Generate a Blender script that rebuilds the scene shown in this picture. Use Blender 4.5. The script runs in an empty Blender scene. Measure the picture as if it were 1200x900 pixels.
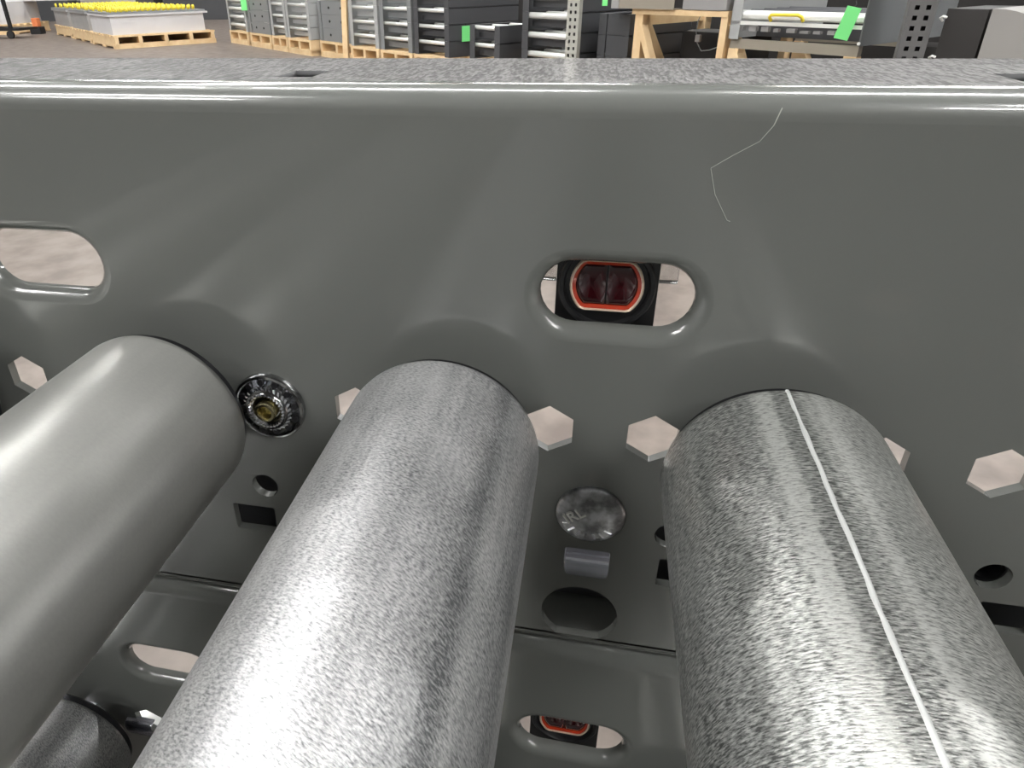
import bpy, bmesh, math, random
from mathutils import Vector, Matrix
random.seed(7)
PI = math.pi
scn = bpy.context.scene
C = scn.collection

# ------------------------------------------------------------------ camera, world, lights, exposure
Z0 = 0.547                       # height of the roller axes above the floor (m)
MM = 0.001
cam_d = bpy.data.cameras.new('camera')
cam = bpy.data.objects.new('camera', cam_d); C.objects.link(cam)
scn.camera = cam
rx, ry, rz = math.radians(-28.206), math.radians(1.264), math.radians(12.33)
Rm = Matrix.Rotation(rz, 3, 'Z') @ Matrix.Rotation(rx, 3, 'X') @ Matrix.Rotation(ry, 3, 'Y')
right, fwd, up = Rm.col[0], Rm.col[1], Rm.col[2]
cm = Matrix((right, up, -fwd)).transposed().to_4x4()
cm.translation = Vector((-0.019175, -0.147486, 0.101629 + Z0))
cam.matrix_world = cm
cam_d.sensor_width = 36; cam_d.lens = 813.69 * 36 / 1200
cam_d.shift_x = (600 - 523.44) / 1200; cam_d.shift_y = -(450 - 409.02) / 1200
cam_d.clip_start = 0.005; cam_d.clip_end = 100

w = bpy.data.worlds.new('world'); scn.world = w; w.use_nodes = True
w.node_tree.nodes['Background'].inputs[0].default_value = (0.85, 0.9, 1, 1)
w.node_tree.nodes['Background'].inputs[1].default_value = 0.3
scn.view_settings.view_transform = 'Standard'
scn.view_settings.look = 'None'
scn.view_settings.gamma = 1
scn.view_settings.use_curve_mapping = False
scn.view_settings.exposure = 1.0

LAMP_POWER = 85.0
CEIL = 6.6
# (x centre, y centre, length) of the linear ceiling lamps, all at the same height
LAMPS = [(-4.1, 4.6, 2.8, 82), (4.0, 9.6, 3.0, 0), (10, 9.0, 3, 0), (-9.5, 6.5, 3, 0),
         (-9.5, 1.2, 3, 0), (-5.2, 1.3, 3, 0), (-1.6, 1.3, 3, 0), (2.6, 1.3, 3, 0), (9, 1.2, 3, 0),
         (-9.0, -3.6, 3, 0), (-4.9, -3.6, 3, 0), (4.9, -3.6, 3, 0), (9.2, -3.6, 3, 0), (-6.0, -5.8, 3, 0), (5.0, -5.8, 3, 0),
         (-9, 12, 3, 0), (-4, 8.6, 3, 0), (-1, 13, 3, 0), (7, 13, 3, 0)]

# ------------------------------------------------------------------ helpers
def tag(o, label=None, cat=None, group=None, kind=None):
    if label: o['label'] = label
    if cat: o['category'] = cat
    if group: o['group'] = group
    if kind: o['kind'] = kind
    return o

def thing(name, label, cat, loc=(0, 0, 0), rot=0, group=None):
    o = bpy.data.objects.new(name, None); C.objects.link(o)
    o.empty_display_size = .05
    o.location = loc; o.rotation_euler = (0, 0, rot)
    return tag(o, label, cat, group)

def link(name, me, mat, parent=None, loc=(0, 0, 0)):
    o = bpy.data.objects.new(name, me); C.objects.link(o)
    if mat and not me.materials: me.materials.append(mat)
    o.location = loc
    if parent: o.parent = parent
    return o

def fin(name, bm, mat, parent=None, loc=(0, 0, 0), smooth=None):
    me = bpy.data.meshes.new(name)
    bmesh.ops.recalc_face_normals(bm, faces=bm.faces)
    bm.to_mesh(me); bm.free()
    if smooth is not None:
        for p in me.polygons: p.use_smooth = True
        me.set_sharp_from_angle(angle=math.radians(smooth))
    return link(name, me, mat, parent, loc)

def bx(bm, x0, x1, y0, y1, z0, z1):
    vs = [bm.verts.new(p) for p in ((x0,y0,z0),(x1,y0,z0),(x1,y1,z0),(x0,y1,z0),(x0,y0,z1),(x1,y0,z1),(x1,y1,z1),(x0,y1,z1))]
    for f in ((0,3,2,1),(4,5,6,7),(0,1,5,4),(1,2,6,5),(2,3,7,6),(3,0,4,7)): bm.faces.new([vs[i] for i in f])
    return vs

def bevel(bm, r, seg=2):
    bmesh.ops.bevel(bm, geom=list(bm.edges), offset=r, segments=seg, profile=.7, affect='EDGES', clamp_overlap=True)

def bar(bm, a, b, wd, dp, upv=(0, 0, 1)):
    """square bar from a to b"""
    a, b = Vector(a), Vector(b); d = (b - a).normalized(); u = Vector(upv)
    s = d.cross(u)
    if s.length < 1e-4: s = d.cross(Vector((0, 1, 0)))
    s.normalize(); t = s.cross(d)
    vs = []
    for p in (a, b):
        for i, j in ((-1,-1),(1,-1),(1,1),(-1,1)): vs.append(bm.verts.new(p + s*wd/2*i + t*dp/2*j))
    bm.faces.new(vs[:4][::-1]); bm.faces.new(vs[4:])
    for i in range(4): bm.faces.new((vs[i], vs[(i+1)%4], vs[4+(i+1)%4], vs[4+i]))

def lathe(bm, prof, n=48, axis='Y', cap=False, off=(0, 0, 0)):
    """prof = [(axial, radius)]"""
    rings = []
    for a, r in prof:
        ring = []
        for i in range(n):
            t = 2*PI*i/n
            if axis == 'Y': p = (r*math.cos(t), a, r*math.sin(t))
            elif axis == 'X': p = (a, r*math.cos(t), r*math.sin(t))
            else: p = (r*math.cos(t), r*math.sin(t), a)
            ring.append(bm.verts.new(Vector(p) + Vector(off)))
        rings.append(ring)
    for A, B in zip(rings, rings[1:]):
        for i in range(n): bm.faces.new((A[i], A[(i+1) % n], B[(i+1) % n], B[i]))
    if cap:
        bm.faces.new(rings[0]); bm.faces.new(rings[-1])
    return rings

def tube(bm, pts, r, n=8):
    pts = [Vector(p) for p in pts]; rings = []
    for i, p in enumerate(pts):
        d = (pts[min(i+1, len(pts)-1)] - pts[max(i-1, 0)]).normalized()
        s = d.cross(Vector((.13, .31, .94))).normalized(); t = s.cross(d)
        rings.append([bm.verts.new(p + r*(s*math.cos(2*PI*k/n) + t*math.sin(2*PI*k/n))) for k in range(n)])
    for A, B in zip(rings, rings[1:]):
        for k in range(n): bm.faces.new((A[k], A[(k+1) % n], B[(k+1) % n], B[k]))
    bm.faces.new(rings[0]); bm.faces.new(rings[-1][::-1])

def sheet(outline, holes, th):
    """flat plate with holes as bmesh; outline and holes in the XY plane, thickness th (z 0..-th)"""
    cu = bpy.data.curves.new('sheet', 'CURVE'); cu.dimensions = '2D'; cu.fill_mode = 'BOTH'; cu.extrude = th/2
    for pts in [outline] + holes:
        sp = cu.splines.new('POLY'); sp.points.add(len(pts)-1)
        for q, p in zip(sp.points, pts): q.co = (p[0], p[1], 0, 1)
        sp.use_cyclic_u = True
    o = bpy.data.objects.new('sheet', cu); C.objects.link(o)
    bpy.context.view_layer.update()
    me = bpy.data.meshes.new_from_object(o.evaluated_get(bpy.context.evaluated_depsgraph_get()))
    bm = bmesh.new(); bm.from_mesh(me)
    bpy.data.objects.remove(o); bpy.data.meshes.remove(me); bpy.data.curves.remove(cu)
    bmesh.ops.remove_doubles(bm, verts=bm.verts, dist=1e-6)
    bmesh.ops.translate(bm, verts=bm.verts, vec=(0, 0, -th/2))
    return bm

def circle(cx, cy, r, n=36, a0=0): return [(cx + r*math.cos(a0 + 2*PI*i/n), cy + r*math.sin(a0 + 2*PI*i/n)) for i in range(n)]
def rect(cx, cy, wd, h, r=0.0006):
    pts = []
    for sx, sy, a in ((1, 1, 0), (-1, 1, 90), (-1, -1, 180), (1, -1, 270)):
        for k in range(4):
            t = math.radians(a + 30*k); pts.append((cx + sx*(wd/2 - r) + r*math.cos(t), cy + sy*(h/2 - r) + r*math.sin(t)))
    return pts
def stadium(cx, cy, wd, h, n=14):
    r = h/2; L = wd/2 - r; pts = []
    for k in range(n+1): t = -PI/2 + PI*k/n; pts.append((cx + L + r*math.cos(t), cy + r*math.sin(t)))
    for k in range(n+1): t = PI/2 + PI*k/n; pts.append((cx - L + r*math.cos(t), cy + r*math.sin(t)))
    return pts

# ------------------------------------------------------------------ materials
def M(name, col, rough=.5, metal=0., coat=0., bump=None, mottle=None, emit=None, spec=None, alpha_glass=False):
    m = bpy.data.materials.new(name); m.use_nodes = True
    N = m.node_tree.nodes; L = m.node_tree.links; P = N['Principled BSDF']
    P.inputs['Base Color'].default_value = (*col, 1); P.inputs['Roughness'].default_value = rough
    P.inputs['Metallic'].default_value = metal; P.inputs['Coat Weight'].default_value = coat
    if spec is not None: P.inputs['Specular IOR Level'].default_value = spec
    P.inputs['Coat Roughness'].default_value = .07
    if alpha_glass: P.inputs['Transmission Weight'].default_value = .9
    if emit:
        P.inputs['Emission Color'].default_value = (*emit[0], 1); P.inputs['Emission Strength'].default_value = emit[1]
    tc = N.new('ShaderNodeTexCoord')
    if mottle:                                   # (scale, amount, other colour)
        n = N.new('ShaderNodeTexNoise'); n.inputs['Scale'].default_value = mottle[0]; n.inputs['Detail'].default_value = 6
        L.new(tc.outputs['Object'], n.inputs['Vector'])
        r = N.new('ShaderNodeValToRGB'); r.color_ramp.elements[0].position = .5 - mottle[1]; r.color_ramp.elements[1].position = .5 + mottle[1]
        r.color_ramp.elements[0].color = (*mottle[2], 1); r.color_ramp.elements[1].color = (*col, 1)
        L.new(n.outputs['Fac'], r.inputs['Fac']); L.new(r.outputs['Color'], P.inputs['Base Color'])
    if bump:                                     # (scale, distance, strength)
        n = N.new('ShaderNodeTexNoise'); n.inputs['Scale'].default_value = bump[0]; n.inputs['Detail'].default_value = 3
        L.new(tc.outputs['Object'], n.inputs['Vector'])
        b = N.new('ShaderNodeBump'); b.inputs['Distance'].default_value = bump[1]; b.inputs['Strength'].default_value = bump[2]
        L.new(n.outputs['Fac'], b.inputs['Height']); L.new(b.outputs['Normal'], P.inputs['Normal'])
    return m

def roller_mat(name, base, dark, bands, fu, fy, contrast, bumpd, rough, spread=.12, metal=.85, sk=0.0):
    """zinc tube: wrinkles laid out over (angle round the axis, length); bands = [(degrees, value 0..1)] round the tube"""
    m = bpy.data.materials.new(name); m.use_nodes = True
    N = m.node_tree.nodes; L = m.node_tree.links; P = N['Principled BSDF']
    tc = N.new('ShaderNodeTexCoord'); sp = N.new('ShaderNodeSeparateXYZ'); L.new(tc.outputs['Object'], sp.inputs[0])
    def mth(op, a, b=None):
        n = N.new('ShaderNodeMath'); n.operation = op
        for i, v in enumerate((a, b)):
            if v is None: continue
            if isinstance(v, (int, float)): n.inputs[i].default_value = v
            else: L.new(v, n.inputs[i])
        return n.outputs[0]
    ang = mth('ARCTAN2', sp.outputs['X'], sp.outputs['Z'])
    u = mth('MULTIPLY', ang, 24.0); yv = mth('MULTIPLY', sp.outputs['Y'], 1000.0)     # both in mm
    yy = mth('ADD', yv, mth('MULTIPLY', u, sk))
    def noise(su, sy, detail, seed=0., rg=.5):
        cb = N.new('ShaderNodeCombineXYZ'); L.new(mth('MULTIPLY', u, su), cb.inputs[0]); L.new(mth('MULTIPLY', yy, sy), cb.inputs[1]); cb.inputs[2].default_value = seed
        n = N.new('ShaderNodeTexNoise'); n.inputs['Scale'].default_value = 1; n.inputs['Detail'].default_value = detail
        n.inputs['Roughness'].default_value = rg
        L.new(cb.outputs[0], n.inputs['Vector']); return n.outputs['Fac']
    wr = noise(fu, fy, 4, 3.1, .6)                # fine wrinkles
    streak = noise(.35, .012, 3, 9.)              # long streaks along the tube
    patch = noise(.10, .06, 5, 5.)
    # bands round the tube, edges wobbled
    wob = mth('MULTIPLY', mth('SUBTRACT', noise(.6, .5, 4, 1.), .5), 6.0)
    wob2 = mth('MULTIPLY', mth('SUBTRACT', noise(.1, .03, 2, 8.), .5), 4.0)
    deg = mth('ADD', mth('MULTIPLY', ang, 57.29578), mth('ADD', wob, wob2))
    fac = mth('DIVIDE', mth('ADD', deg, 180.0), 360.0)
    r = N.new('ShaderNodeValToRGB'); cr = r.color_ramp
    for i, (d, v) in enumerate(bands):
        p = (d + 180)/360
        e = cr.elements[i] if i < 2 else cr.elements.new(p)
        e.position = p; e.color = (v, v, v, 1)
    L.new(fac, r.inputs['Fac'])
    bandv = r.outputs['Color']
    # mix factor = band + wrinkles*contrast + streak
    cmod = mth('MULTIPLY', contrast, mth('ADD', .25, mth('MULTIPLY', noise(.16, .05, 3, 13.), 1.0)))
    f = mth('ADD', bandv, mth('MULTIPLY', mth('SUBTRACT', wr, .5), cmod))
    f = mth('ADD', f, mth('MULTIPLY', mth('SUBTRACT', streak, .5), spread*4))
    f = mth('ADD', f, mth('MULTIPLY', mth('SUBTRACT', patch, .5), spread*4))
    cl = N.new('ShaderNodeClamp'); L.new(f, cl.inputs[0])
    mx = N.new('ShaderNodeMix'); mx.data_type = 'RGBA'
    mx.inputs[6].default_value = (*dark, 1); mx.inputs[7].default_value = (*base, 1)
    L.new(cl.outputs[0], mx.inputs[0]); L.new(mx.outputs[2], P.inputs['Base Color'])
    P.inputs['Metallic'].default_value = metal
    rr = mth('ADD', rough, mth('MULTIPLY', mth('SUBTRACT', patch, .5), .06)); L.new(rr, P.inputs['Roughness'])
    b = N.new('ShaderNodeBump'); b.inputs['Distance'].default_value = bumpd; b.inputs['Strength'].default_value = 1
    L.new(wr, b.inputs['Height']); L.new(b.outputs['Normal'], P.inputs['Normal'])
    return m

paint = M('grey_paint', (.158, .164, .153), .24, 0, .9, bump=(260, .00003, .5), mottle=(22, .3, (.150, .156, .146)))
flange_paint = M('orange_peel_paint', (.32, .31, .31), .30, 0, .6, bump=(1300, .0010, 1), mottle=(1300, .07, (.06, .06, .06)))  # light and dark mottle paints in the grain's sparkle and shade
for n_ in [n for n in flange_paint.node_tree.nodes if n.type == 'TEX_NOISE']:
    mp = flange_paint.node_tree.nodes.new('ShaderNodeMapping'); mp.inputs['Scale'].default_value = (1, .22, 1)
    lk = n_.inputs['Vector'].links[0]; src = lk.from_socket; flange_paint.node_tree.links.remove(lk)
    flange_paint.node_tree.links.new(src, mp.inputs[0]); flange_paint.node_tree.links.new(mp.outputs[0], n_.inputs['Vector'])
edge_shade_m = M('edge_shade_paint', (.05, .05, .052), .45)  # shade painted onto the walls of the flange holes and edges
dark_steel_m = M('dark_steel', (.045, .045, .05), .4, .3)
zinc_smooth = roller_mat('zinc_satin', (.42, .42, .395), (.29, .29, .28), [(-180, .7), (180, .7)], .9, 1.6, .6, .00001, .36, .10, metal=.75)
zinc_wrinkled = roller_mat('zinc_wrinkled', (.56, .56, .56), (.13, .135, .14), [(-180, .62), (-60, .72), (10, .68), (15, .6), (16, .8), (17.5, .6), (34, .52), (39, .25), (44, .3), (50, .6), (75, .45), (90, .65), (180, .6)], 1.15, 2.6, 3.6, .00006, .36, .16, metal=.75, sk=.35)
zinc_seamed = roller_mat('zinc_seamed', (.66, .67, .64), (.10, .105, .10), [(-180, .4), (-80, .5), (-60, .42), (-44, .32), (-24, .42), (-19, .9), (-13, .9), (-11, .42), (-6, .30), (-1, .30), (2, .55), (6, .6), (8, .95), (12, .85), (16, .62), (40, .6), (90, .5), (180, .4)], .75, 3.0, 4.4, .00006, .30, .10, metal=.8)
bead_m = M('weld_bead_zinc', (.46, .47, .46), .5, .4, bump=(900, .0001, .6))
zinc_plate = M('bright_zinc', (.86, .88, .95), .2, 1, bump=(240, .0002, .3))
zinc_dark = M('worn_zinc', (.66, .67, .70), .34, 1, bump=(260, .0006, .6), mottle=(260, .12, (.25, .25, .26)))
chrome = M('nut_steel', (.62, .63, .65), .16, 1, bump=(500, .0001, .4), mottle=(300, .2, (.2, .2, .2)))
nut_dark = M('nut_blackened', (.05, .05, .055), .3, .8)  # near-black metal, shared by nut pockets and roller end caps
brass = M('yellow_zinc', (.75, .68, .42), .22, 1)
black = M('black_plastic', (.012, .012, .013), .38)
bezel_m = M('bezel_tan', (.78, .62, .48), .35, .6)
lens_m = M('lens_red', (.045, .0015, .004), .10, 0, .5, mottle=(240, .3, (.012, .0, .002)))
lens_rim = M('lens_orange_rim', (.42, .035, .010), .2, 0, .5)
clear = M('clear_plastic', (.9, .9, .9), .06, alpha_glass=True)
scratch_m = M('bare_scratch', (.5, .51, .47), .35)
concrete = M('concrete', (.215, .180, .155), .45, 0, 0, mottle=(11, .12, (.135, .108, .092)))
wall_m = M('wall_paint', (.11, .11, .105), .8)
ceil_m = M('ceiling_steel', (.08, .08, .08), .8)
lamp_m = M('lamp_tube', (1, 1, 1), .5, emit=((1, .995, .98), LAMP_POWER))
pine = M('pallet_pine', (.86, .66, .40), .65, mottle=(14, .25, (.72, .50, .27)))
dark_wood = M('pallet_dark_wood', (.06, .05, .045), .8)  # much darker wood for the pallet under the near stack
pine_end = M('pallet_pine_dark', (.42, .24, .11), .7)
sec_grey = M('section_grey', (.40, .41, .41), .4)
sec_mid = M('section_mid_grey', (.22, .23, .235), .4)
sec_dark = M('section_dark_grey', (.075, .077, .083), .42)
roll_light = M('far_roller_zinc', (.9, .91, .88), .35, .25)
yellow = M('yellow_plastic', (.85, .68, .05), .4)
green = M('green_tag_card', (.22, .85, .27), .6)
white_panel = M('white_grey_steel', (.66, .65, .66), .5, mottle=(6, .3, (.6, .59, .6)))
grey_panel = M('grey_steel', (.36, .355, .35), .5, mottle=(6, .3, (.3, .3, .3)))
black_steel = M('black_steel', (.01, .01, .011), .6)
crate_m = M('dark_crate', (.018, .016, .015), .8)
perf_light = M('upright_light', (.42, .42, .38), .5)
perf_dark = M('upright_dark', (.13, .13, .13), .5)
drum_grey = M('satin_grey', (.36, .35, .33), .55, .2, mottle=(3, .3, (.3, .29, .28)))
drum_black = M('satin_black', (.022, .020, .019), .5)
orange = M('orange_paint', (.75, .22, .08), .6)
rubber = M('rubber', (.02, .02, .02), .7)
tan_m = M('tan_steel', (.30, .27, .22), .6)

# ------------------------------------------------------------------ the hall
def struct(name, bm, mat): return tag(fin(name, bm, mat), kind='structure')
X0, X1, Y0, Y1 = -13, 12, -7, 17
b = bmesh.new(); bx(b, X0, X1, Y0, Y1, -.2, 0); struct('floor', b, concrete)
b = bmesh.new(); bx(b, X0, X1, Y0, Y1, CEIL + .25, CEIL + .4); struct('ceiling', b, ceil_m)
b = bmesh.new(); bx(b, X0, X1, Y1, Y1 + .2, 0, CEIL + .4); struct('wall_back', b, wall_m)
b = bmesh.new(); bx(b, X0, X1, Y0 - .2, Y0, 0, CEIL + .4); struct('wall_front', b, wall_m)
b = bmesh.new(); bx(b, X0 - .2, X0, Y0, Y1, 0, CEIL + .4); struct('wall_left', b, wall_m)
b = bmesh.new(); bx(b, X1, X1 + .2, Y0, Y1, 0, CEIL + .4); struct('wall_right', b, wall_m)
for x, y, L, ra in LAMPS:
    t = thing('ceiling_light', 'long white linear lamp hung under the hall ceiling', 'light', (x, y, CEIL), math.radians(ra), 'linear lamps under the hall ceiling')
    b = bmesh.new(); bx(b, -L/2, L/2, -.04, .04, .05, .10)
    for s in (-1, 1): bx(b, s*L/2*.8 - .01, s*L/2*.8 + .01, -.01, .01, .10, .25)
    fin('housing', b, white_panel, t)
    hw = .018 if ra else .06
    b = bmesh.new(); bx(b, -L/2, L/2, -hw, hw, 0, .05); fin('lamp_tube', b, lamp_m, t)

# ------------------------------------------------------------------ the conveyor side rail
TH = .0025; RB = .006; ZT = .0819; ZB = -.0796; FW = .0535; XL, XR = -.72, .62
HEXR = .00693
def build_rail_mesh(front=True):
    zt, zb = ZT - RB, ZB + RB
    holes = []
    if front:
        for k in range(-26, 24):
            x = k*.0254
            if (k - 1) % 3 == 0 and k != 4: continue
            holes.append([(x + HEXR*math.cos(math.radians(a)), HEXR*math.sin(math.radians(a))) for a in (30, 90, 150, 210, 270, 330)])
    slots = [(-.0121 + .1494*j, .0368) for j in range(-4, 5)]
    SW, SH, LIP, DEP = .0345, .0160, .0036, .0032
    for sx, sz in slots: holes.append(stadium(sx, sz, SW + 2*LIP, SH + 2*LIP))
    for cx in (-.1074, -.2217, .0082, .0842, .1985): holes.append(circle(cx, -.0304, .0041, 24))
    for cx in (-.1126, .0132, .0910): holes.append(rect(cx, -.0437, .0135, .0098))
    holes.append(rect(-.0127, -.0430, .0124, .0082, .0008))
    for cx in (-.0134, .1390, -.1658): holes.append(circle(cx, -.0645, .0110, 40))
    bm = sheet([(XL, zb), (XR, zb), (XR, zt), (XL, zt)], holes, TH)
    # sheet lies in XY facing +Z: turn so that +Z of the sheet faces -Y
    bmesh.ops.transform(bm, matrix=Matrix(((1,0,0,0),(0,0,-1,0),(0,1,0,0),(0,0,0,1))), verts=bm.verts)
    # rolled-in lips of the long slots
    for sx, sz in slots:
        prof = []
        for k in range(9):
            t = PI/2*k/8; prof.append((LIP*(1 - math.sin(t)), DEP*(1 - math.cos(t))))
        prof += [(0, DEP + .0012), (.0016, DEP + .0020), (LIP, TH)]
        rings = []
        for off, yy in prof:
            rings.append([bm.verts.new((px, yy, pz)) for px, pz in stadium(sx, sz, SW + 2*off, SH + 2*off)])
        for A, B in zip(rings, rings[1:]):
            n = len(A)
            for i in range(n): bm.faces.new((A[i], A[(i+1) % n], B[(i+1) % n], B[i]))
    # top and bottom bends
    def arc(zc, sgn, ro):
        return [(RB - ro*math.cos(PI/2*k/10), zc + sgn*ro*math.sin(PI/2*k/10)) for k in range(11)]
    for zc, sgn in ((zt, 1), (zb, -1)):
        for ro in (RB, RB - TH):
            pts = arc(zc, sgn, ro)
            A = [bm.verts.new((XL, y, z)) for y, z in pts]; B = [bm.verts.new((XR, y, z)) for y, z in pts]
            for i in range(10): bm.faces.new((A[i], B[i], B[i+1], A[i+1]))
    return bm
def build_flange(bm_holes, z, ymax):
    bm = sheet([(XL, RB), (XR, RB), (XR, ymax), (XL, ymax)], bm_holes, TH)
    bmesh.ops.translate(bm, verts=bm.verts, vec=(0, 0, z))
    return bm
rail_bm = build_rail_mesh()
rail_me = bpy.data.meshes.new('side_rail')
bmesh.ops.recalc_face_normals(rail_bm, faces=rail_bm.faces)
rail_bm.to_mesh(rail_me); rail_bm.free()
for p in rail_me.polygons: p.use_smooth = True
rail_me.set_sharp_from_angle(angle=math.radians(35)); rail_me.materials.append(paint)
fl_holes = [rect(-.0888 + .1524*j, .0184, .0088, .0118, .0001) for j in range(-4, 5)]
tf = build_flange(fl_holes, ZT, FW)
tf_me = bpy.data.meshes.new('top_flange'); tf.normal_update()
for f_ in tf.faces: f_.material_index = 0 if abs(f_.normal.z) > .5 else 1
tf.to_mesh(tf_me); tf.free(); tf_me.materials.append(flange_paint); tf_me.materials.append(edge_shade_m)
bf = build_flange([], ZB + TH, .050)
bf_me = bpy.data.meshes.new('bottom_flange'); bf.to_mesh(bf_me); bf.free(); bf_me.materials.append(paint)

RR = .02413; YE = -.0112; GAP = .372          # roller radius, end of the tube, length
def roller_mesh(name):
    bm = bmesh.new()
    y0, y1 = 0, -GAP
    pr = [(y0 - .0002, RR - .0022), (y0, RR - .0012), (y0 - .0006, RR - .0003), (y0 - .0022, RR)]
    n = 14
    for k in range(1, n): pr.append((-.0022 + (y1 + .0022 + .0022)*k/n, RR))
    pr += [(y1 + .0022, RR), (y1 + .0006, RR - .0003), (y1, RR - .0012), (y1 + .0002, RR - .0022)]
    lathe(bm, pr, 128, 'Y', cap=False)
    me = bpy.data.meshes.new(name); bmesh.ops.recalc_face_normals(bm, faces=bm.faces); bm.to_mesh(me); bm.free()
    for p in me.polygons: p.use_smooth = True
    return me
def cap_mesh():
    bm = bmesh.new()
    lathe(bm, [(-.004, .0229), (.0018, .0229), (.0026, .0222), (.0026, .0150), (.0006, .0140), (.0006, .0078), (.0030, .0072), (.0030, .0050), (-.001, .0050)], 64, 'Y')
    me = bpy.data.meshes.new('end_cap'); bmesh.ops.recalc_face_normals(bm, faces=bm.faces); bm.to_mesh(me); bm.free()
    for p in me.polygons: p.use_smooth = True
    me.set_sharp_from_angle(angle=math.radians(30)); me.materials.append(nut_dark); return me
def axle_mesh():
    bm = bmesh.new(); lathe(bm, [(-.02, .0056), (.0160, .0056)], 6, 'Y', cap=True)
    me = bpy.data.meshes.new('axle'); bmesh.ops.recalc_face_normals(bm, faces=bm.faces); bm.to_mesh(me); bm.free(); me.materials.append(zinc_dark); return me
cap_me, axle_me = cap_mesh(), axle_mesh()
meshes = {}
def roller(parent, k, mat, label=None, sec=None):
    key = mat.name
    if key not in meshes:
        meshes[key] = roller_mesh('roller'); meshes[key].materials.append(mat)
    r = link('roller', meshes[key], None, parent, ((25.4 + 76.2*k)*MM, YE, 0))
    if label: r['label'] = label
    link('end_cap', cap_me, None, r)
    a = link('axle', axle_me, None, r, (0, 0.001, 0))
    return r

def serrated_nut(parent, x, z):
    """flange lock nut seen face on: polished rim, ring of pockets, twisted serrations, hollow rivet in the middle"""
    bm = bmesh.new()
    lathe(bm, [(0, .0101), (-.0012, .0101), (-.0017, .0098), (-.0019, .0092), (-.0014, .0086), (-.0012, .0068), (-.0020, .0063), (-.0032, .0060), (-.0036, .0056), (-.0030, .0042), (-.0022, .0036), (-.0014, .0033), (-.0014, .0020)], 72, 'Y')
    n = fin('flange_nut', bm, chrome, parent, (x, 0, z), smooth=40)
    n['label'] = 'shiny serrated flange nut between the left and middle roller'
    bm = bmesh.new()                             # serrations
    for i in range(30):
        t = 2*PI*i/30; t2 = t + .32
        p = [(.0046*math.cos(t), -.0033, .0046*math.sin(t)), (.0067*math.cos(t2), -.0018, .0067*math.sin(t2))]
        bar(bm, p[0], p[1], .00055, .0010, (0, 1, 0))
    o = fin('serration', bm, zinc_plate, n); o['kind'] = 'stuff'
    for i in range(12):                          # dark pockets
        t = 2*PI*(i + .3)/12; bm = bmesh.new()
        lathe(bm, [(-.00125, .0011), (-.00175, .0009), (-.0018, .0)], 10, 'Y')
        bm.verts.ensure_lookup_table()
        pk = fin('pocket', bm, nut_dark, n, (.0078*math.cos(t), 0, .0078*math.sin(t)))
    bm = bmesh.new(); lathe(bm, [(0, .0030), (-.0036, .0030), (-.0044, .0027), (-.0044, .0021), (-.0036, .0017), (-.0008, .0016), (-.0008, .0)], 32, 'Y')
    o = fin('rivet', bm, brass, n, smooth=40); o['label'] = 'hollow yellow rivet in the middle of the nut'
    return n

def text_mesh(s, size, ext, mat, name, parent, loc, roll=0.):
    cu = bpy.data.curves.new(name, 'FONT'); cu.body = s; cu.size = size; cu.extrude = ext; cu.align_x = 'CENTER'; cu.align_y = 'CENTER'
    o = bpy.data.objects.new(name, cu); C.objects.link(o); bpy.context.view_layer.update()
    me = bpy.data.meshes.new_from_object(o.evaluated_get(bpy.context.evaluated_depsgraph_get()))
    bpy.data.objects.remove(o); bpy.data.curves.remove(cu)
    me.transform(Matrix.Rotation(PI/2, 4, 'X') @ Matrix.Rotation(roll, 4, 'Z'))
    me.materials.clear()
    return link(name, me, mat, parent, loc)

def carriage_head(parent, x, z):
    bm = bmesh.new(); pr = [(0, .0091), (-.0007, .0091)]
    for k in range(1, 9): t = PI/2*k/8; pr.append((-.0007 - .0017*math.sin(t), .0091*math.cos(t) if k < 8 else .0001))
    lathe(bm, pr, 64, 'Y')
    h = fin('carriage_bolt', bm, zinc_dark, parent, (x, 0, z), smooth=50)
    h['label'] = 'round domed bolt head with raised letters'
    text_mesh('IRL', .0044, .0006, roll_light, 'lettering', h, (-.0042, -.0021, .0004), .62)
    bm = bmesh.new()
    for a in (200, 222, 243, 262, 281, 300, 318):
        t = math.radians(a)
        bar(bm, (.0052*math.cos(t), -.0019, .0052*math.sin(t)), (.0076*math.cos(t + .04), -.0013, .0076*math.sin(t + .04)), .0006, .0008, (0, 1, 0))
    o = fin('raised_mark', bm, zinc_plate, h); o['kind'] = 'stuff'
    return h

def tab(parent, x, z):
    """bright bent tongue that folds out of its slot: straight across, rounded lower corners"""
    bm = bmesh.new(); hw = .0059
    prof = [(.0010, .0038), (-.0010, .0036), (-.0022, .0028), (-.0027, .0016), (-.0026, -.0014), (-.0022, -.0032), (-.0012, -.0044)]
    rows = []
    for i, (y, zz) in enumerate(prof):
        ww = hw - (0, 0, 0, 0, 0, .0004, .0018)[i]
        rows.append([bm.verts.new((xx*ww, y, zz)) for xx in (-1, -.96, -.5, 0, .5, .96, 1)])
    for A, B in zip(rows, rows[1:]):
        for i in range(6): bm.faces.new((A[i], A[i+1], B[i+1], B[i]))
    bmesh.ops.solidify(bm, geom=list(bm.faces), thickness=.0012)
    o = fin('spring_tab', bm, zinc_plate, parent, (x, 0, z), smooth=50)
    o['label'] = 'small bright bent metal tongue below the domed bolt head'
    return o

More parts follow.
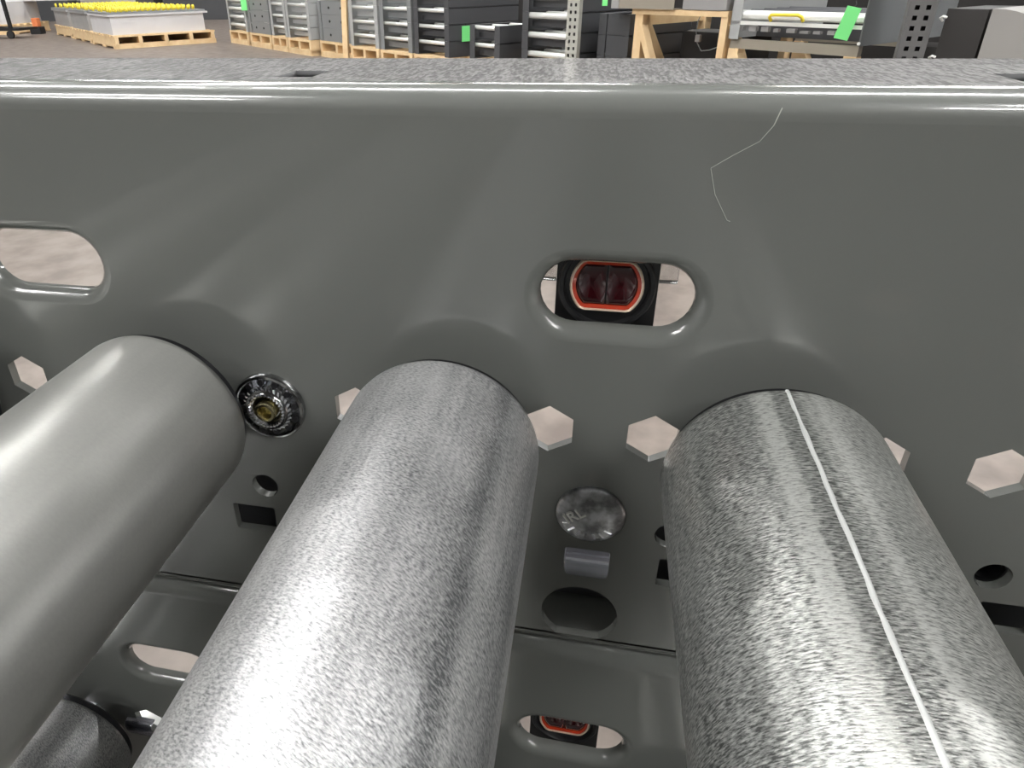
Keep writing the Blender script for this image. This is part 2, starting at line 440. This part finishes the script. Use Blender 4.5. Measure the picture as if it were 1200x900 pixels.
def racetrack_circle(r, h, n=40):
    """circle of radius r cut flat at +-h"""
    return [(r*math.cos(2*PI*i/n), max(-h, min(h, r*math.sin(2*PI*i/n)))) for i in range(n)]
def loft(bm, rings, cap0=False, cap1=False):
    vr = [[bm.verts.new(p) for p in r] for r in rings]
    for A, B in zip(vr, vr[1:]):
        n = len(A)
        for i in range(n): bm.faces.new((A[i], A[(i+1) % n], B[(i+1) % n], B[i]))
    if cap0: bm.faces.new(vr[0])
    if cap1: bm.faces.new(vr[-1])
def photo_eye(parent):
    bm = bmesh.new(); bx(bm, -.0117, .0117, .0, .024, -.0150, .0150); bevel(bm, .0006)
    s = fin('photo_eye', bm, black, parent, (-.0143, .0070, .0374), smooth=40)
    s['label'] = 'black sensor block with a red window behind the slot'
    def rc(r, h, y): return [(x, y, z) for x, z in racetrack_circle(r, h)]
    bm = bmesh.new(); lathe(bm, [(.0005, .0112), (-.0010, .0112), (-.0014, .0108), (-.0014, .0100), (-.0004, .0096), (.0005, .0096)], 56, 'Y')
    fin('collar', bm, black, s, smooth=40)
    bm = bmesh.new(); loft(bm, [rc(.0085, .0064, 0), rc(.0085, .0064, -.0010), rc(.0082, .0062, -.0012), rc(.0079, .0059, -.0010), rc(.0079, .0059, 0)])
    fin('bezel', bm, bezel_m, s, smooth=40)
    bm = bmesh.new(); loft(bm, [rc(.0079, .0059, 0), rc(.0079, .0059, -.0007), rc(.0071, .0050, -.0004), rc(.0071, .0050, 0)])
    fin('lens_rim', bm, lens_rim, s, smooth=40)
    for sg in (-1, 1):
        bm = bmesh.new(); pts = [(x, z) for x, z in racetrack_circle(.0071, .0050, 60) if x*sg > .00018]
        pts.sort(key=lambda p: math.atan2(p[1], p[0]*sg)); pts = [(sg*.0002, -.0050)] + pts + [(sg*.0002, .0050)]
        cx = sg*.0036
        rings = []
        for f, y in ((1, -.0002), (.9, -.0006), (.6, -.0010), (.3, -.0012), (.02, -.0013)):
            rings.append([(cx + (x - cx)*f, y, z*f) for x, z in pts])
        loft(bm, rings, cap1=True)
        fin('lens', bm, lens_m, s, smooth=60)
    bm = bmesh.new(); bx(bm, -.006, .006, .021, .0235, .0140, .0418)
    fin('bracket', bm, dark_steel_m, s)
    for sg, z0, z1 in ((1, -.0040, .0120), (-1, -.0050, .0120)):
        bm = bmesh.new(); bx(bm, min(sg*.0118, sg*.0175), max(sg*.0118, sg*.0175), .012, .017, z0, z1); bevel(bm, .0008)
        fin('clear_clip', bm, clear, s, smooth=40)
    return s

def side_rail(parent, hero=False):
    r = link('side_rail', rail_me, None, parent)
    link('top_flange', tf_me, None, r)
    link('bottom_flange', bf_me, None, r)
    return r

TIER = .1615
conv_labels = ['grey conveyor section with large zinc rollers, uppermost of its stack',
               'grey conveyor section directly below the uppermost one, same slots',
               'grey conveyor section at the bottom of the near stack on its pallet']
near_pallet_top = Z0 + ZB - 2*TIER
for tier in range(3):
    z = Z0 - TIER*tier
    t = thing('roller_conveyor', conv_labels[tier], 'conveyor', (0, 0, z), 0, 'stacked roller conveyor sections nearest the camera')
    r = side_rail(t)
    o = side_rail(t); o.rotation_euler = (0, 0, PI); o.location = (XL + XR, -.394, 0)
    if tier == 0:
        bm = bmesh.new()                          # long bright scratch on the web
        P = [(.01483, .0787 - .0032), (.0118, .0722), (.0072, .0693), (.00358, .06677), (.0052, .0615), (.00838, .05622), (.0090, .0560)]
        P[0] = (.0138, .0752)
        for (a, c), (d, e) in zip(P, P[1:]): bar(bm, (a, -.00002, c), (d, -.00002, e), .00010, .00025 if c < .067 else .00016, (0, 1, 0))
        for q0, q1 in (((.0138, -.00005, .0752), (.0141, -.00003, .0763)), ((.0141, -.00003, .0763), (.0144, .00008, .0773)), ((.0144, .00008, .0773), (.0148, .00042, .0784))): bar(bm, q0, q1, .00016, .00016, (0, 1, 0))
        s = fin('scratch', bm, scratch_m, r); s['label'] = 'thin light bent scratch in the grey paint'
        serrated_nut(r, -.1012, -.0012)
        carriage_head(r, -.0130, -.0258)
        tab(r, -.0127, -.0434)
        roller(t, -3, zinc_smooth)
        roller(t, -2, zinc_smooth, 'satin smooth warm grey roller')
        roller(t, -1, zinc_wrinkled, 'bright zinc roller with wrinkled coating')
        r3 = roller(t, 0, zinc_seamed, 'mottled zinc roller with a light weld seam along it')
        bm = bmesh.new(); a = math.radians(-3.7); n = 120; rows = []
        rnd = random.Random(3)
        for i in range(n + 1):
            y = -.001 - (GAP - .002)*i/n; ww = .00048 + rnd.uniform(-.00012, .00012); j = rnd.uniform(-.0001, .0001)
            row = []
            for q, hh in ((-1, -.0001), (-.55, .00022), (.55, .00022), (1, -.0001)):
                aa = a + (q*ww + j)/RR; rad = RR + hh; row.append(bm.verts.new((rad*math.sin(aa), y, rad*math.cos(aa))))
            rows.append(row)
        for A, B in zip(rows, rows[1:]):
            for i in range(3): bm.faces.new((A[i], A[i+1], B[i+1], B[i]))
        s = fin('weld_seam', bm, bead_m, r3, smooth=60); s['label'] = 'light raised weld seam'
    else:
        for k in (-3, -2, -1, 0): roller(t, k, zinc_smooth if tier == 2 or k != -3 else zinc_wrinkled)
        if tier == 1: tab(r, -.1820, -.0040)
    photo_eye(r)
    bm = bmesh.new()                              # added dark backing plates that darken the view through the holes
    for xa, xb, zt_ in ((-.140, -.092, -.024), (-.092, .0045, -.063), (.0045, .110, -.024)): bx(bm, xa, xb, .0170, .0200, -.0746, zt_)
    bx(bm, -.140, .110, .0200, .040, -.0746, -.072)
    s = fin('dark_backing', bm, dark_steel_m, r); s['label'] = 'added dark backing plate behind the round holes'
    bm = bmesh.new(); lathe(bm, [(.0026, .0037), (.0120, .0037), (.0120, .0030), (.0026, .0030)], 24, 'Y')
    fin('bushing', bm, black, r, (.0842, 0, -.0304), smooth=40)

# ------------------------------------------------------------------ pallets
def pallet_meshes(wd, dp, h=.14):
    out = []
    st = .10
    for x in ((-wd/2 + .02, 0, wd/2 - .02) if wd < 1 else (-wd/2 + .03, -wd/4, 0, wd/4, wd/2 - .03)):                       # stringers run into the depth
        bm = bmesh.new(); bx(bm, x - .02, x + .02, 0, dp, .02, h - .02); out.append(('stringer', bm))
    n = max(4, round(dp/.16))
    for i in range(n):
        y = (dp - st)*i/(n - 1); bm = bmesh.new(); bx(bm, -wd/2, wd/2, y, y + st, h - .02, h); out.append(('deck_board', bm))
    for y in (0, (dp - st)/2, dp - st):
        bm = bmesh.new(); bx(bm, -wd/2, wd/2, y, y + st, 0, .02 if y else .05); out.append(('bottom_board', bm))
    return out
def pallet(label, loc, rot, wd, dp, h=.14, group='wooden pallets in the hall', mat=None):
    t = thing('wooden_pallet', label, 'pallet', loc, rot, group)
    for nm, bm in pallet_meshes(wd, dp, h): fin(nm, bm, mat or pine, t)
    return t

# near stack stands on a pallet
np_h = near_pallet_top - .0005
pallet('wooden pallet under the near stack of roller conveyors', (-.05, -.395, 0), 0, 1.2, .44, np_h, mat=dark_wood)

# ------------------------------------------------------------------ the row of stacked sections behind
ROT = math.atan2(-.692, .722)
def P(s, back=0., z=0.): return (-3.524 + .722*s + .692*back, 7.375 - .692*s + .722*back, z)
GS = 'conveyor sections stacked in the row behind'
def section(label, s0, s1, z, h, dp, mat, bars=True, rmat=roll_light, back=0., rr=.013, fills=False):
    t = thing('conveyor_section', label, 'conveyor', P((s0 + s1)/2, back, z), ROT, GS)
    hw = (s1 - s0)/2; g = .0008
    for sg in (-1, 1):
        bm = bmesh.new(); x0, x1 = sg*hw, sg*(hw - .004)
        bx(bm, min(x0, x1), max(x0, x1), 0, dp, g, h - g)
        x2 = sg*(hw - .035); bx(bm, min(x0, x2), max(x0, x2), 0, dp, h - .005 - g, h - g); bx(bm, min(x0, x2), max(x0, x2), 0, dp, g, g + .005)
        fin('side_rail', bm, mat, t)
        bm = bmesh.new(); x2 = sg*(hw - .055); bx(bm, min(x0, x2), max(x0, x2), -.002, .0, g, h - g); fin('end_plate', bm, mat, t)
    if bars:
        bm = bmesh.new(); lathe(bm, [(-hw + .03, rr), (hw - .03, rr)], 12, 'X', cap=True)
        me = bpy.data.meshes.new('roller'); bmesh.ops.recalc_face_normals(bm, faces=bm.faces); bm.to_mesh(me); bm.free()
        for p in me.polygons: p.use_smooth = len(p.vertices) < 6
        me.materials.append(rmat)
        y = .02
        while y < dp - .02: link('roller', me, None, t, (0, y, h - rr - .004)); y += .15
        bm = bmesh.new(); bx(bm, -hw + .036, hw - .036, .05, .058, h*.22, h*.55); fin('cross_member', bm, mat, t)
    if fills:
        bm = bmesh.new(); bx(bm, -hw + .056, hw - .056, .004, .008, g, h - g); fin('end_panel', bm, mat, t)
        for sg in (-1, 1) if fills != 'plain' else ():
            bm = bmesh.new(); lathe(bm, [(-.002, .010), (.004, .010)], 12, 'Y', cap=True, off=(sg*hw*.35, 0, h*.5)); fin('hole_plug', bm, black_steel, t)
    return t
ordn = ['lowest', 'second from below', 'third from below', 'fourth from below', 'fifth from below']
def stack(desc, s0, s1, n, dp, mat, h=.105, z0=.141, plab='', back=0., pal=True, **kw):
    if pal: pallet('wooden pallet under the ' + plab, P((s0 + s1)/2, back - .01), ROT, s1 - s0 - .004, dp)
    for i in range(n):
        section('%s, %s' % (desc, ordn[i]), s0 + .004, s1 - .004, z0 + h*i, h, dp, mat, back=back, **kw)
stack('pale narrow section in far left slatted stack beside green tag', -1.21, -.60, 5, .8, sec_grey, h=.085, plab='far left stack with narrow pale rails', rr=.016)
stack('grey tray section between slatted stack and two-column stack', -.53, .08, 3, .7, sec_mid, h=.115, plab='plain grey boxes beside the green tag', fills=True)
stack('light grey section in left column of the twin stack', .11, .52, 4, .9, sec_grey, plab='left column of the twin grey stack')
stack('light grey section in right column of the twin stack', .53, 1.08, 4, .9, sec_grey, plab='right column of the twin grey stack')
stack('closed grey box section with dark round holes by timber post', 1.15, 1.84, 3, .7, sec_mid, h=.112, plab='closed grey boxes with dark holes', fills=True, bars=False, back=.06)
stack('grey section with white rollers just right of timber post', 1.89, 2.38, 4, .9, sec_grey, plab='stack just right of the timber post')
stack('narrow grey section between two white-roller stacks', 2.41, 2.89, 4, .9, sec_mid, plab='narrow middle stack with doubled bars', rr=.012)
stack('dark sided section left of the hanging green tag', 2.92, 3.38, 4, .62, sec_dark, plab='dark sided stack left of the green tag')
stack('small low dark section right of the hanging green tag', 3.62, 3.95, 2, .34, sec_dark, plab='low dark stack right of the green tag', z0=.156)
stack('dark sided section left of the perforated light upright', 4.16, 4.63, 4, .55, sec_dark, plab='dark stack left of the light upright', rr=.017)
stack('near black section behind the perforated light upright', 4.74, 4.97, 3, .5, sec_dark, plab='near black sections by the timber frame', bars=False, fills='plain', back=.06)

# timber post beside the closed boxes
bm = bmesh.new(); bar(bm, (0, 0, 0), (.03, 0, .62), .045, .045)
tag(fin('timber_post', bm, pine, None, P(1.83, -.03)), 'slim timber post leaning between grey boxes and roller stack', 'post')

# green tags
def green_tag(label, s, back, z0, z1, wd, tilt=0., rot=math.radians(-8)):
    bm = bmesh.new(); bx(bm, -wd/2, wd/2, -.0015, .0015, z0 - z1, 0); bevel(bm, .0012, 1)
    t = thing('green_tag', label, 'tag', P(s, back, z1), math.radians(-5)); t.rotation_euler = (0, tilt, rot)
    fin('card', bm, green, t)
    bm = bmesh.new(); tube(bm, [(0, 0, 0), (.004, .01, .012), (0, .03, .02)], .0012, 6); fin('string', bm, rubber, t)
green_tag('green tag hanging on the far left slatted stack', -.54, -.03, .362, .50, .075)
green_tag('green rounded tag hanging between dark sided stack and low stack', 3.39, .135, .240, .342, .070, 0, ROT + PI/2)
green_tag('small green tag at the left end of the grey channel', 4.86, -.03, .497, .57, .028)
green_tag('bright green tag on the near conveyor frame with yellow handle', 6.17, -.03, .398, .515, .052, math.radians(12))

# wooden crate above the low dark stack
t = thing('timber_crate', 'timber crate standing behind the low dark stack', 'crate', P(3.95, .64), ROT)
for x, y in ((-.1, 0), (.28, 0), (-.1, .35), (.28, .35)):
    bm = bmesh.new(); bx(bm, x, x + .04, y, y + .04, 0, .47); fin('post', bm, pine_end, t)
bm = bmesh.new(); bx(bm, -.12, .34, -.02, 0, .43, .47); fin('beam', bm, pine_end, t)
bm = bmesh.new(); bx(bm, -.12, .34, 0, .39, .47, .50); fin('deck', bm, pine_end, t)
bm = bmesh.new(); bx(bm, -.2, .22, 0, .35, 0, .10); bevel(bm, .006)
tag(fin('steel_box', bm, sec_mid, None, P(3.98, .66, .5005)), 'blue grey steel box on the timber crate', 'box').rotation_euler = (0, 0, ROT)

# perforated uprights of the racking
def upright(label, s, back, wd, mat, hole_mat, h=1.9, pitch=.05, h0=.25, h1=.62):
    t = thing('rack_upright', label, 'rack', P(s, back), math.radians(-12))
    holes = []
    z = h0
    while z < h1:
        for sg in (-1, 1): holes.append(rect(sg*wd*.20, z, wd*.17, pitch*.46, .002))
        z += pitch
    bm = sheet([(-wd/2, 0), (wd/2, 0), (wd/2, h), (-wd/2, h)], holes, .003)
    bmesh.ops.transform(bm, matrix=Matrix(((1,0,0,0),(0,0,-1,0),(0,1,0,0),(0,0,0,1))), verts=bm.verts)
    fin('face', bm, mat, t)
    bm = bmesh.new(); bx(bm, -wd/2 + .003, wd/2 - .003, .064, .068, 0, h); fin('back', bm, black_steel, t)  # black plate added inside so the slots look dark
    for sg in (-1, 1):
        bm = bmesh.new(); bx(bm, min(sg*wd/2, sg*(wd/2 - .003)), max(sg*wd/2, sg*(wd/2 - .003)), .003, .07, 0, h); fin('flank', bm, mat, t)
    bm = bmesh.new(); bx(bm, -wd*.52, wd*.52, -.02, .075, 0, .006); fin('foot_plate', bm, hole_mat, t)
    return t
upright('light perforated rack upright right of the dark stack', 4.70, -.10, .066, perf_light, black_steel, pitch=.036)
upright('dark grey perforated rack upright near the right edge', 6.42, -.04, .088, perf_dark, black_steel, pitch=.034, h0=.28)

# timber trestle with the grey channel and bin on top
t = thing('timber_trestle', 'timber trestle frame with diagonal braces carrying grey steel parts', 'frame', P(5.05), ROT)
W2 = .545
for x in (0, W2 - .035):
    for y in (0, .5):
        bm = bmesh.new(); bx(bm, x, x + (.05 if x == 0 else .035), y, y + .05, 0, .462); fin('post', bm, pine, t)
    bm = bmesh.new(); bar(bm, (x + .025, .03, .44), (x + .025, .28, .10), .04, .05, (1, 0, 0)); fin('brace', bm, pine, t)
    bm = bmesh.new(); bx(bm, x, x + .035, .05, .5, .41, .462); fin('side_rail', bm, pine, t)
bm = bmesh.new(); bar(bm, (.03, .02, .42), (.17, .02, .14), .03, .045, (0, 1, 0)); fin('brace', bm, pine, t)
for y in (-.005, .505):
    bm = bmesh.new(); bx(bm, -.02, W2, y, y + .05, .462, .486); fin('beam', bm, pine, t)
def boxthing(name, label, cat, loc, x0, x1, y0, y1, z0, z1, mat, rot=ROT, bev=.004):
    bm = bmesh.new(); bx(bm, x0, x1, y0, y1, z0, z1); bevel(bm, bev)
    o = tag(fin(name, bm, mat, None, loc, smooth=40), label, cat); o.rotation_euler = (0, 0, rot); return o
t = thing('steel_channel', 'pale grey steel channel lying on the timber trestle', 'channel', P(4.9, 0, .487), ROT)
bm = bmesh.new(); bx(bm, 0, .40, -.02, -.016, 0, .10); bx(bm, 0, .40, -.016, .05, 0, .004); bx(bm, 0, .40, -.016, .05, .096, .10); fin('channel', bm, tan_m, t)
bm = bmesh.new(); bx(bm, 0, .05, -.024, -.02, 0, .09); fin('end_plate', bm, grey_panel, t)
boxthing('steel_bin', 'smooth light grey steel bin at the right end of the trestle', 'bin', P(5.34, 0, .487), 0, .245, -.01, .4, 0, .28, grey_panel, bev=.012)
boxthing('drive_motor', 'dark drive motor block standing inside the timber trestle', 'motor', P(5.15, .25, 0), 0, .40, 0, .20, 0, .38, black_steel, bev=.03)
bm = bmesh.new(); tube(bm, [(0, 0, .09), (-.01, -.01, .05), (-.005, -.02, 0), (.01, -.02, -.05), (.04, -.02, -.085), (.08, -.01, -.08), (.13, 0, -.06)], .0025, 6)
t = thing('power_cable', 'thin grey cable with pale plug looped inside the trestle', 'cable', P(5.30, .2, .38), ROT)
fin('cable', bm, sec_mid, t)
bm = bmesh.new(); bx(bm, .0, .028, -.03, -.012, -.045, -.012); bevel(bm, .004); fin('plug', bm, grey_panel, t)

# near frame with white rollers and yellow handle
t = thing('bar_conveyor', 'conveyor frame end with two white bars and a yellow handle', 'conveyor', P(5.612, 0, .375), ROT)
LW = .59
for x in (0, LW):
    bm = bmesh.new(); bx(bm, x, x + .006, 0, .75, 0, .20); bx(bm, x, x + .05 if x == 0 else x + .006, 0, .004, 0, .20); fin('side_rail', bm, sec_grey if x == 0 else sec_mid, t)
bm = bmesh.new(); lathe(bm, [(.01, .019), (LW, .019)], 24, 'X', cap=True, off=(0, .03, .098)); fin('roller', bm, roll_light, t, smooth=40)
bm = bmesh.new(); bx(bm, .006, LW, .0, .012, .060, .074); fin('cross_bar', bm, roll_light, t)
bm = bmesh.new(); bx(bm, .006, LW, .20, .206, 0, .055); fin('cross_member', bm, sec_dark, t)
for k in range(4):
    bm = bmesh.new(); lathe(bm, [(.01, .019), (LW, .019)], 16, 'X', cap=True, off=(0, .13 + .1*k, .098)); fin('roller', bm, sec_dark, t, smooth=40)
bm = bmesh.new(); tube(bm, [(.20, -.005, .080), (.20, -.02, .095), (.21, -.025, .104), (.33, -.025, .106), (.345, -.02, .098), (.345, -.005, .082)], .007, 8); s = fin('handle', bm, yellow, t, smooth=50); s['label'] = 'yellow plastic handle'
bm = bmesh.new()
rnd = random.Random(5)
for k in range(9): bx(bm, .03 + .06*k, .05 + .06*k + rnd.uniform(0, .02), .01, .03, .035, .035 + rnd.uniform(.008, .02))
fin('clip', bm, grey_panel, t)['kind'] = 'stuff'
bm = bmesh.new(); lathe(bm, [(-.006, .006), (0, .006)], 12, 'Y', cap=True, off=(LW + .003, 0, .01)); fin('bolt', bm, roll_light, t)
for k in (0, 1):                                   # its two timber trestles
    t2 = thing('timber_stand', ('front' if k == 0 else 'rear') + ' timber stand under the conveyor frame with yellow handle', 'frame', P(5.74, .01 + .52*k), ROT)
    for x in (-.125, .41):
        bm = bmesh.new(); bx(bm, x, x + .05, 0, .04, 0, .335); fin('post', bm, pine, t2)
    bm = bmesh.new(); bar(bm, (-.10, .02, .33), (.05, .02, .06), .03, .045, (0, 1, 0)); fin('brace', bm, pine, t2)
    bm = bmesh.new(); bx(bm, -.125, .46, .005, .035, .335, .3745); fin('beam', bm, tan_m, t2)
boxthing('dark_crate', 'black crate standing under the conveyor frame with yellow handle', 'crate', P(5.70, .62, 0), 0, .6, .06, .3, 0, .33, crate_m)

# guard with black panel and grey curved cover at the right
t = thing('machine_guard', 'machine guard with matt black panel and curved grey cover', 'machine', P(6.485, .0), ROT)
bm = bmesh.new(); bx(bm, 0, .13, 0, .3, 0, .515); bevel(bm, .004); fin('black_panel', bm, drum_black, t, smooth=40)
bm = bmesh.new(); prof = [(.14, .517)]
for k in range(13): a = PI/2 - PI/2*k/12; prof.append((.15 + .24*math.cos(a), .317 + .20*math.sin(a)))
prof += [(.39, 0), (.14, 0)]
A = [bm.verts.new((x, -.004, z)) for x, z in prof]; B = [bm.verts.new((x, .3, z)) for x, z in prof]
bm.faces.new(A); bm.faces.new(B[::-1])
for i in range(len(prof)): bm.faces.new((A[i], A[(i+1) % len(A)], B[(i+1) % len(A)], B[i]))
fin('curved_cover', bm, drum_grey, t, smooth=30)
for z in (.345, .475):
    bm = bmesh.new(); tube(bm, [(-.004, -.004, z), (-.010, -.014, z + .010), (0, -.018, z + .016), (.012, -.016, z + .012)], .004, 8); fin('latch', bm, roll_light, t, smooth=50)
boxthing('steel_beam', 'white steel beam crossing behind the machine guard', 'beam', P(6.55, .45, 0), 0, 1.0, 0, .06, .528, .58, roll_light)
for k, xx in enumerate((0.06, .9)):
    boxthing('steel_post', ('left' if k == 0 else 'right') + ' black post under the white beam behind the guard', 'post', P(6.55 + xx, .45, 0), 0, .05, .005,   .055, 0, .5275, black_steel, bev=.002)

# ------------------------------------------------------------------ grey boxes with yellow wheels, left
LR = math.atan2(.749, .663)
def wheel_box(label, plabel, near, mat):
    pt = pallet(plabel, (0, 0, 0), LR, 1.16, 1.10)
    c, s_ = math.cos(LR), math.sin(LR)
    pt.location = (near[0] + .58*c, near[1] + .58*s_, 0)
    t = thing('wheel_conveyor', label, 'conveyor', (near[0] + .02*c, near[1] + .02*s_, .1405), LR, 'grey boxed conveyors with yellow wheels')
    bm = bmesh.new(); bx(bm, 0, 1.05, .06, 1.02, 0, .185); fin('body', bm, mat, t)
    bm = bmesh.new(); bx(bm, -.02, 1.10, .04, 1.04, .186, .205); fin('lip', bm, mat, t)
    bm = bmesh.new(); bx(bm, -.02, 1.08, .06, 1.02, .205, .225); fin('frame', bm, sec_mid, t)
    bm = bmesh.new(); lathe(bm, [(-.012, .012), (-.010, .025), (.010, .025), (.012, .012)], 12, 'X', cap=True)
    me = bpy.data.meshes.new('wheel'); bm.to_mesh(me); bm.free(); me.materials.append(yellow)
    for j in range(5):
        for i in range(17): link('wheel', me, None, t, (.03 + .058*i + (.02 if j % 2 else 0), .10 + .2*j, .252))
    return t
wheel_box('white boxed conveyor with yellow wheels, nearest of the three', 'wide wooden pallet under the nearest white boxed conveyor', (-5.38, 7.367), white_panel)
wheel_box('middle grey boxed conveyor with yellow wheels behind the nearest one', 'wooden pallet under the middle boxed conveyor', (-6.28, 8.19), grey_panel)
wheel_box('farthest grey boxed conveyor with yellow wheels left of the others', 'wooden pallet under the farthest boxed conveyor', (-7.18, 9.01), grey_panel)

# white cabinets and hand cart, far left
for i, (lb, x, y) in enumerate((('white cabinet on pallet behind the hand cart', -9.35, 9.75), ('white cabinet with orange mark right of the hand cart', -8.15, 10.75))):
    pallet('wooden pallet under the ' + lb, (x, y, 0), .1, 1.15 if i == 0 else .9, .9)
    boxthing('white_cabinet', lb, 'cabinet', (x, y, .1405), -.52 if i == 0 else -.1, .52 if i == 0 else .42, .03, .8, 0, .30, white_panel, .1)
t = thing('yellow_conveyor', 'long yellow topped conveyor standing on the far white cabinets', 'conveyor', (-9.9, 10.2, .4412), .07)
bm = bmesh.new(); bx(bm, 0, 2.4, 0, .4, 0, .03); fin('frame', bm, white_panel, t)
bm = bmesh.new(); bx(bm, .9, 2.38, .02, .38, .03, .07); fin('belt', bm, yellow, t)
t = thing('hand_cart', 'black steel hand cart with small wheels', 'cart', (-8.25, 9.0, 0), .1)
bm = bmesh.new(); bar(bm, (-.9, 0, .30), (.1, 0, .12), .03, .03); fin('handle', bm, black_steel, t)
bm = bmesh.new(); bx(bm, -.9, .25, -.02, .4, .10, .13); fin('deck', bm, black_steel, t)
bm = bmesh.new(); bx(bm, .10, .14, -.01, .03, .13, .75); fin('upright', bm, black_steel, t)
for x in (-.7, .1):
    bm = bmesh.new(); lathe(bm, [(-.02, .05), (.02, .05)], 20, 'Y', cap=True, off=(x, 0, .05)); fin('wheel', bm, rubber, t)
t = thing('hand_truck', 'small orange and black machine between white cabinets', 'machine', (-8.45, 9.85, 0), .2)
bm = bmesh.new(); bx(bm, -.08, .08, 0, .15, 0, .1); bevel(bm, .01); fin('base', bm, black_steel, t)
bm = bmesh.new(); bx(bm, -.035, .05, .02, .13, .1, .22); bevel(bm, .02); fin('housing', bm, orange, t)

# grey boxes with holes and dark crate between the white box and the slatted stack
boxthing('dark_crate', 'black crate under two grey boxes left of slatted stack', 'crate', P(-1.75, .95), 0, 1.2, 0, .8, 0, .22, crate_m)
for i in range(2):
    t = thing('steel_box', ['lower', 'upper'][i] + ' grey box with dark holes on the black crate', 'box', P(-1.75, .95, .2215 + .105*i), ROT)
    bm = bmesh.new(); bx(bm, 0, 1.15, 0, .7, 0, .103); bevel(bm, .003); fin('body', bm, sec_mid, t)
    for x in (.18, .55):
        bm = bmesh.new(); lathe(bm, [(-.003, .018), (.001, .018)], 12, 'Y', cap=True, off=(x, 0, .05)); fin('hole', bm, black_steel, t)
# dark crates that close the row from behind
names = ['behind the twin grey stack', 'behind the closed grey boxes', 'behind the narrow middle stack', 'behind the dark sided stack', 'behind the low dark stack', 'behind the light perforated upright', 'behind the timber trestle', 'behind the conveyor frame with yellow handle', 'behind the machine guard']
for i, nm in enumerate(names):
    s = -.25 + .85*i
    boxthing('dark_crate', 'tall black crate ' + nm, 'crate', P(s, 1.12), 0, .82, 0, .6, 0, .95 + .1*(i % 3), crate_m)['group'] = 'tall black crates closing the row'
# far crates along the back of the hall
for i in range(6):
    boxthing('storage_crate', 'tall dark storage crate by the far wall, %s' % ['leftmost', 'second from left', 'third from left', 'third from right', 'second from right', 'rightmost'][i], 'crate', (-12.3 + 1.9*i, 13.5, 0), 0, 1.7, 0, 1, 0, 1.2, sec_dark, 0)['group'] = 'storage crates by the far wall'
